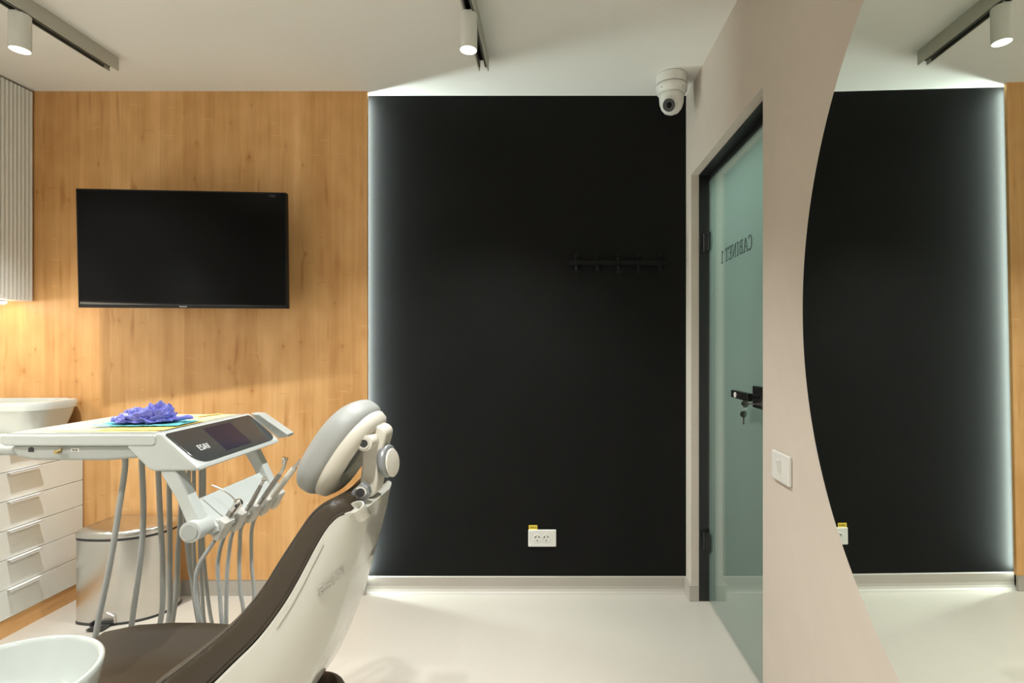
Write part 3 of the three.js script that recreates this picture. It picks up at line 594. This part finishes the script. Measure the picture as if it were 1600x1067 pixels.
// things lying on the tray
{
  const y0 = 1.0437;
  const sheet = (w, d, amp, y, f, nx = 40, nz = 30, th = 0.0006) => {
    const g = new THREE.BoxGeometry(w, th, d, nx, 1, nz), p = g.attributes.position;
    for (let i = 0; i < p.count; i++) p.setY(i, p.getY(i) + amp * (0.5 + 0.5 * Math.abs(N(p.getX(i) * f, p.getZ(i) * f, y * 10)) * 2));
    g.computeVertexNormals(); return g;
  };
  single('paper_sheet', sheet(0.30, 0.415, 0.0006, 1, 12), M.yellowPale, 'pale yellow paper sheet covering the instrument tray', 'paper', [-1.345, y0 + 0.0004, 1.018]);
  single('paper_sheet', sheet(0.20, 0.20, 0.0008, 2, 14), M.yellow, 'smaller deeper yellow paper sheet near the control panel', 'paper', [-1.285, y0 + 0.0022, 1.108], [0, 0.02, 0]);
  single('paper_strip', sheet(0.020, 0.09, 0.0012, 3, 30, 6, 14), M.yellow, 'narrow yellow paper strip behind the gloves', 'paper', [-1.268, y0 + 0.0035, 0.855], [0, -0.35, 0]);
  single('teal_napkin', sheet(0.27, 0.13, 0.004, 4, 34, 70, 36), M.teal, 'crumpled teal napkin under the blue gloves', 'napkin', [-1.325, y0 + 0.0045, 1.085], [0, 0.08, 0]);
  // crumpled gloves: a folded mound with ridges, one limp finger to the side
  const gl = thing('disposable_gloves', 'crumpled blue violet disposable gloves heaped on the instrument tray', 'gloves', [-1.312, y0 + 0.0135, 1.075]);
  const ridged = (x, y, z, o) => { let s = 0, a = 1, f = 1; for (let k = 0; k < 4; k++) { s += a * (1 - Math.abs(N(x * f + o, y * f, z * f)) * 2.4); a *= 0.55; f *= 1.9; } return s; };
  const mound = (a, b, c, o, amp) => blob(a, b, c, 0.9, 1, 150, 90, q => {
    if (q[1] < 0) q[1] *= 0.12;
    const r = ridged(q[0] * 26, q[1] * 40, q[2] * 26, o), lift = Math.max(0, q[1]) / b;
    const k = 1 + amp * (r - 0.7) * 0.4;
    q[0] *= k; q[2] *= k; q[1] = q[1] * (0.75 + 0.45 * amp * (r - 0.4)) + lift * 0.0;
  });
  mesh('palm', mound(0.074, 0.040, 0.050, 3, 0.7), M.glove, gl, [-0.014, 0.002, 0]);
  mesh('fold', mound(0.036, 0.054, 0.034, 11, 0.75), M.glove, gl, [0.026, 0.002, 0.004], [0, 0.4, 0.1]);
  mesh('fold', mound(0.050, 0.022, 0.040, 19, 0.85), M.glove, gl, [-0.056, 0.002, 0.012], [0, -0.3, 0]);
  mesh('finger', blob(0.033, 0.0085, 0.014, 0.8, 0.9, 40, 24, q => { q[1] += 0.003 * Math.sin(q[0] * 90); }), M.glove, gl, [0.088, 0.008, -0.012], [0, 0.25, -0.05]);
  // clear wrapper
  const w = new THREE.PlaneGeometry(0.17, 0.085, 60, 34).rotateX(-Math.PI / 2), p = w.attributes.position;
  for (let i = 0; i < p.count; i++) { const x = p.getX(i), z = p.getZ(i); p.setY(i, 0.013 * Math.max(0, 0.35 + Math.abs(N(x * 24, z * 30, 5)) * 1.7 + 0.5 * N(x * 60, z * 70, 8)) * (1 - Math.pow(Math.abs(x) / 0.085, 4)) * (1 - Math.pow(Math.abs(z) / 0.0425, 4))); }
  w.computeVertexNormals();
  single('plastic_wrapper', w, M.film, 'crinkled clear plastic wrapper left of the blue gloves', 'wrapper', [-1.462, y0 + 0.0035, 1.165], [0, 0.05, 0]);
}

// ---------------------------------------------------------------- patient chair (faces left; back and headrest towards the black wall)
const CZ = 1.45;
{
  const g = thing('dental_chair', 'brown leather dental chair with white shell and grey headrest', 'dental chair', [-1.1, 0, CZ]);
  const put = (name, geo, mat, parent) => mesh(name, geo.translate(1.1, 0, 0), mat, parent || g);      // shapes in room x, y; z counted from the chair's middle
  // rows from the seat up: cushion front edge, cushion/shell joint, shell rear, half width
  const rows = [
    [[-0.915, 0.485], [-0.875, 0.425], [-0.800, 0.300], 0.270],
    [[-0.880, 0.540], [-0.838, 0.478], [-0.735, 0.318], 0.266],
    [[-0.842, 0.588], [-0.789, 0.527], [-0.690, 0.342], 0.260],
    [[-0.784, 0.631], [-0.731, 0.580], [-0.645, 0.383], 0.248],
    [[-0.735, 0.668], [-0.682, 0.628], [-0.608, 0.430], 0.236],
    [[-0.687, 0.711], [-0.637, 0.672], [-0.574, 0.495], 0.222],
    [[-0.646, 0.764], [-0.594, 0.731], [-0.541, 0.572], 0.205],
    [[-0.617, 0.815], [-0.564, 0.785], [-0.513, 0.645], 0.192],
    [[-0.581, 0.877], [-0.533, 0.852], [-0.488, 0.730], 0.172],
    [[-0.552, 0.920], [-0.512, 0.890], [-0.467, 0.800], 0.160],
    [[-0.518, 0.945], [-0.490, 0.912], [-0.452, 0.855], 0.152],
    [[-0.484, 0.952], [-0.468, 0.918], [-0.441, 0.915], 0.146],
  ];
  const col = k => new THREE.CatmullRomCurve3(rows.map(r => new THREE.Vector3(r[k][0], r[k][1], r[3])), false, 'catmullrom', 0.5);
  const cF = col(0), cB = col(1), cR = col(2), STEPS = 66;
  const F = [], B = [], R = [];
  for (let i = 0; i <= STEPS; i++) { const t = i / STEPS; F.push(cF.getPoint(t)); B.push(cB.getPoint(t)); R.push(cR.getPoint(t)); }
  const mix = (p, q, t) => [p.x + (q.x - p.x) * t, p.y + (q.y - p.y) * t];
  // cushion: rounded slab between F and B across the width
  const cushion = [], shell = [];
  for (let i = 0; i <= STEPS; i++) {
    const w = F[i].z, sec = [], end = i > STEPS - 6 ? (STEPS - i) / 6 : 1, sh = 0.68 + 0.32 * Math.sqrt(Math.max(0, 1 - Math.pow(1 - end, 2)));
    const rr = 0.22; // share of the thickness that is rounded at the front corners
    const pts = [[1.0, 1], [0.75, 1.012], [0.45, 1.012], [rr, 1.0], [0.08, 0.975], [0.0, 0.90], [0.05, 0.7], [0.14, 0.35], [0.17, 0], [0.14, -0.35], [0.05, -0.7], [0.0, -0.90], [0.08, -0.975], [rr, -1.0], [0.45, -1.012], [0.75, -1.012], [1.0, -1]];
    for (const [a, b] of pts) { const t = 1 - (1 - a) * sh; const m = mix(F[i], B[i], t); sec.push([m[0], m[1], b * w * (0.9 + 0.1 * end)]); }
    cushion.push(sec);
    const s2 = [], wB = B[i].z;
    for (const [a, b] of [[0.02, 1.0], [0.05, 1.012], [0.30, 0.985], [0.55, 0.90], [0.78, 0.74], [0.93, 0.60], [0.99, 0.53], [1, 0.48], [1, 0], [1, -0.48], [0.99, -0.53], [0.93, -0.60], [0.78, -0.74], [0.55, -0.90], [0.30, -0.985], [0.05, -1.012], [0.02, -1.0]]) { const m = mix(B[i], R[i], a); s2.push([m[0], m[1], b * wB]); }
    shell.push(s2);
  }
  const back = put('backrest_cushion', loft(cushion, 0.9), M.leather);
  const shellMesh = put('backrest_shell', loft(shell, 0.55), M.chairShell);
  // stitching along the cushion edge on both sides: short dashes
  const dash = [];
  for (const s of [1, -1]) for (const [a, lift] of [[0.10, 0.001], [0.90, 0.0012]]) {
    for (let i = 1; i < 125; i++) {
      const t0 = i / 130, t1 = (i + 0.55) / 130;
      const p = u => { const f = cF.getPoint(u), b = cB.getPoint(u), m = mix(f, b, a); return [m[0], m[1], s * (f.z * (a < 0.5 ? 0.984 : 1.006) + lift)]; };
      dash.push(rod(p(t0), p(t1), 0.0011, 0.0011, 5));
    }
  }
  const st = put('stitching', merged(dash), M.stitch, back); st.userData.kind = 'stuff'; st.userData.label = 'dark dashed stitching';
  // piping at the joint and light inset strip in the shell
  for (const s of [1, -1]) put('piping', tube(B.slice(0, STEPS - 1).filter((_, i) => i % 4 === 0).map(p => [p.x - 0.002, p.y + 0.001, s * (p.z + 0.0005)]), 0.0035, 80, 8), M.leather, back);
  for (const s of [1, -1]) {
    const strip = []; for (let i = 34; i <= 50; i += 4) { const m = mix(B[i], R[i], 0.14); strip.push([m[0], m[1], s * (B[i].z * 1.008 - 0.001)]); }
    put('inset_strip', tube(strip, 0.0030, 40, 8), M.engrave, shellMesh);
  }
  // raised lettering on the shell side
  {
    const t = lettering('ESAV', font, 0.074, 0.024, 0.0016);
    // tangent frame of the shell side where the letters sit
    const P = (i, a) => { const p = mix(B[i], R[i], a), k = (a - 0.30) / 0.48; return V([p[0], p[1], B[i].z * (0.985 - 0.245 * k)]); };
    const i0 = 47, a0 = 0.62, c = P(i0, a0), Ta = P(i0, a0 + 0.1).sub(P(i0, a0 - 0.1)).normalize(), Ti = P(i0 + 3, a0).sub(P(i0 - 3, a0)).normalize();
    const det = Ta.x * Ti.y - Ta.y * Ti.x, gx = 0.80, gy = 0.60;
    const ex = Ta.clone().multiplyScalar((gx * Ti.y - gy * Ti.x) / det).add(Ti.clone().multiplyScalar((Ta.x * gy - Ta.y * gx) / det)).normalize();
    const n2 = Ta.clone().cross(Ti).normalize(); if (n2.z < 0) n2.negate();
    const ey = n2.clone().cross(ex).normalize(), m = new THREE.Matrix4();
    c.addScaledVector(ex, -0.037).addScaledVector(ey, -0.012).addScaledVector(n2, 0.0068);
    m.makeBasis(ex, ey, n2).setPosition(c);
    put('lettering', t.applyMatrix4(m), M.engrave, shellMesh);
  }
  // seat: shallow dish with raised sides, legrest falling away to the left
  const seat = [];
  const seatRow = [ // x, top height, half width
    [-0.80, 0.374, 0.22], [-0.90, 0.399, 0.25], [-1.05, 0.402, 0.265], [-1.15, 0.404, 0.262], [-1.25, 0.402, 0.252], [-1.34, 0.389, 0.235], [-1.42, 0.359, 0.215], [-1.50, 0.319, 0.20], [-1.62, 0.274, 0.19], [-1.80, 0.234, 0.18], [-1.95, 0.214, 0.165], [-2.02, 0.206, 0.13]];
  for (const [x, y, w] of seatRow) {
    const lip = x > -1.36 ? 0.042 : 0.015, sec = [];
    for (const [a, h] of [[1, -0.05], [1.02, -0.02], [0.99, 0.006], [0.93, 0.016 + lip], [0.82, 0.012 + lip * 0.9], [0.66, lip * 0.25], [0.4, 0], [0, -0.003], [-0.4, 0], [-0.66, lip * 0.25], [-0.82, 0.012 + lip * 0.9], [-0.93, 0.016 + lip], [-0.99, 0.006], [-1.02, -0.02], [-1, -0.05]]) sec.push([x, y + h, a * w]);
    seat.push(sec.reverse());
  }
  put('seat_cushion', loft(seat, 0.9), M.leather);
  const ss = []; for (const [x, y, w] of seatRow) ss.push([[x, y - 0.05, -w], [x, y - 0.05, w], [x, y - 0.09, w * 0.97], [x, y - 0.13, w * 0.8], [x, y - 0.13, -w * 0.8], [x, y - 0.09, -w * 0.97]]);
  put('seat_shell', loft(ss, 0.5), M.chairShell);
  put('pedestal', merged([rbox(-1.28, -0.92, 0.09, 0.33, -0.13, 0.13, 0.03), rbox(-1.75, -0.80, 0, 0.09, -0.22, 0.22, 0.03)]), M.chairShell);
  put('hinge_cover', blob(0.105, 0.075, 0.16, 0.75, 0.75, 40, 24).translate(-0.668, 0.318, -0.02), M.leather);
  // headrest
  const hc = V([-0.532, 1.040, 0]), ang = Math.atan2(0.235, 0.15);          // long axis leaning right at the top
  const hr = geo => geo.rotateZ(ang - Math.PI / 2).translate(hc.x, hc.y, 0);   // local y = long axis, local -x = face
  const pad = put('headrest_pad', hr(blob(0.048, 0.128, 0.124, 0.72, 0.72, 64, 48, q => { q[0] += 0.35 * q[1] * q[1] - 0.55 * q[2] * q[2] * 0.0; q[0] -= 0.018; })), M.padGrey);
  const ringPts = k => { const o = []; for (let i = 0; i < 64; i++) { const t = i / 64 * Math.PI * 2; o.push([superE(Math.cos(t), 0.75) * k, superE(Math.sin(t), 0.75) * k]); } return o; };
  const ringLoop = (k, x) => ringPts(k).map(([a, b]) => [x + 0.35 * Math.pow(a * 0.118, 2), a * 0.118, b * 0.114]);
  put('headrest_shell', hr(loft([ringLoop(0.99, 0.000), ringLoop(1.02, 0.014), ringLoop(0.98, 0.030), ringLoop(0.84, 0.043), ringLoop(0.66, 0.044), ringLoop(0.56, 0.030), ringLoop(0.50, 0.014)], 0.9)), M.padBack, pad);
  // bracket between pad and back
  const br = put('headrest_bracket', slab([[-0.476, 1.084], [-0.456, 1.100], [-0.430, 1.098], [-0.418, 1.080], [-0.426, 1.045], [-0.434, 1.010], [-0.438, 0.975], [-0.442, 0.945], [-0.450, 0.925], [-0.470, 0.920], [-0.486, 0.935], [-0.484, 0.960], [-0.480, 1.000], [-0.480, 1.045]], -0.032, 0.034, 0.007, true), M.padBack);
  for (const s of [1, -1]) {
    put('pivot_boss', rod([-0.456, 1.066, s * 1.12 * 0.030], [-0.456, 1.066, s * 1.12 * 0.072], 0.021, 0.019, 32), M.padBack, br);
    put('pivot_bolt', rod([-0.456, 1.066, s * 1.12 * 0.070], [-0.456, 1.066, s * 1.12 * 0.0745], 0.0135, 0.0135, 32), M.chrome, br);
    put('pivot_bore', rod([-0.456, 1.066, s * 1.12 * 0.073], [-0.456, 1.066, s * 1.12 * 0.0755], 0.0095, 0.0095, 32), M.plasticDark, br);
  }
  const lug = put('lower_lug', slab([[-0.462, 0.972], [-0.446, 0.960], [-0.442, 0.944], [-0.452, 0.925], [-0.490, 0.890], [-0.515, 0.885], [-0.508, 0.905], [-0.484, 0.952]], 0.062, 0.084, 0.005), M.greyMetal);
  put('lug_bolt', rod([-0.4625, 0.948, 0.082], [-0.4625, 0.948, 0.0875], 0.0150, 0.0150, 32), M.chrome, lug);
  put('lug_bore', rod([-0.4625, 0.948, 0.086], [-0.4625, 0.948, 0.0885], 0.0105, 0.0105, 32), M.plasticDark, lug);
  // oval collar on the near top corner of the shell
  const cup = lathe([[0.0, 0.004], [0.013, 0.004], [0.0165, 0.030], [0.0185, 0.032], [0.0205, 0.030], [0.0190, -0.006], [0.0, -0.012]], 32).scale(1.15, 1, 0.85);
  cup.applyQuaternion(new THREE.Quaternion().setFromUnitVectors(Y_AXIS, V([-0.30, 0.78, 0.55]).normalize())).translate(-0.452, 0.902, 0.112);
  put('collar', cup, M.chairShell);
  // round locking knob on the rear of the bracket
  const kn = put('locking_knob', lathe([[0, 0], [0.030, 0], [0.040, 0.006], [0.042, 0.014], [0.040, 0.022], [0.034, 0.026], [0, 0.026]], 48).rotateZ(-Math.PI / 2 + 0.12).rotateY(-0.15).translate(-0.434, 1.008, 0.012), M.greyMetal);
  put('knob_face', lathe([[0, 0.0], [0.035, 0.0], [0.036, 0.003], [0.033, 0.006], [0, 0.007]], 48).rotateZ(-Math.PI / 2 + 0.12).rotateY(-0.15).translate(-0.409, 1.005, 0.016), M.padBack, kn);
}

// ---------------------------------------------------------------- cuspidor bowl on its stand, near the camera
{
  const g = thing('cuspidor', 'white round rinse bowl on a stand beside the chair', 'bowl', [-0.925, 0, 1.946]);
  mesh('bowl', lathe([[0, 0.640], [0.06, 0.642], [0.098, 0.662], [0.122, 0.700], [0.134, 0.742], [0.1375, 0.7485], [0.141, 0.750], [0.1445, 0.747], [0.144, 0.738], [0.134, 0.690], [0.115, 0.645], [0.08, 0.615], [0.05, 0.60], [0, 0.598]], 96), M.bowlWhite, g);
  mesh('drain', lathe([[0, 0.643], [0.018, 0.6435], [0.020, 0.642]], 32), M.chrome, g);
  mesh('stand', lathe([[0, 0], [0.10, 0], [0.105, 0.01], [0.10, 0.03], [0.06, 0.06], [0.05, 0.12], [0.05, 0.55], [0.06, 0.605], [0, 0.605]], 48), M.unitWhite, g);
}

renderer.render(scene, camera);
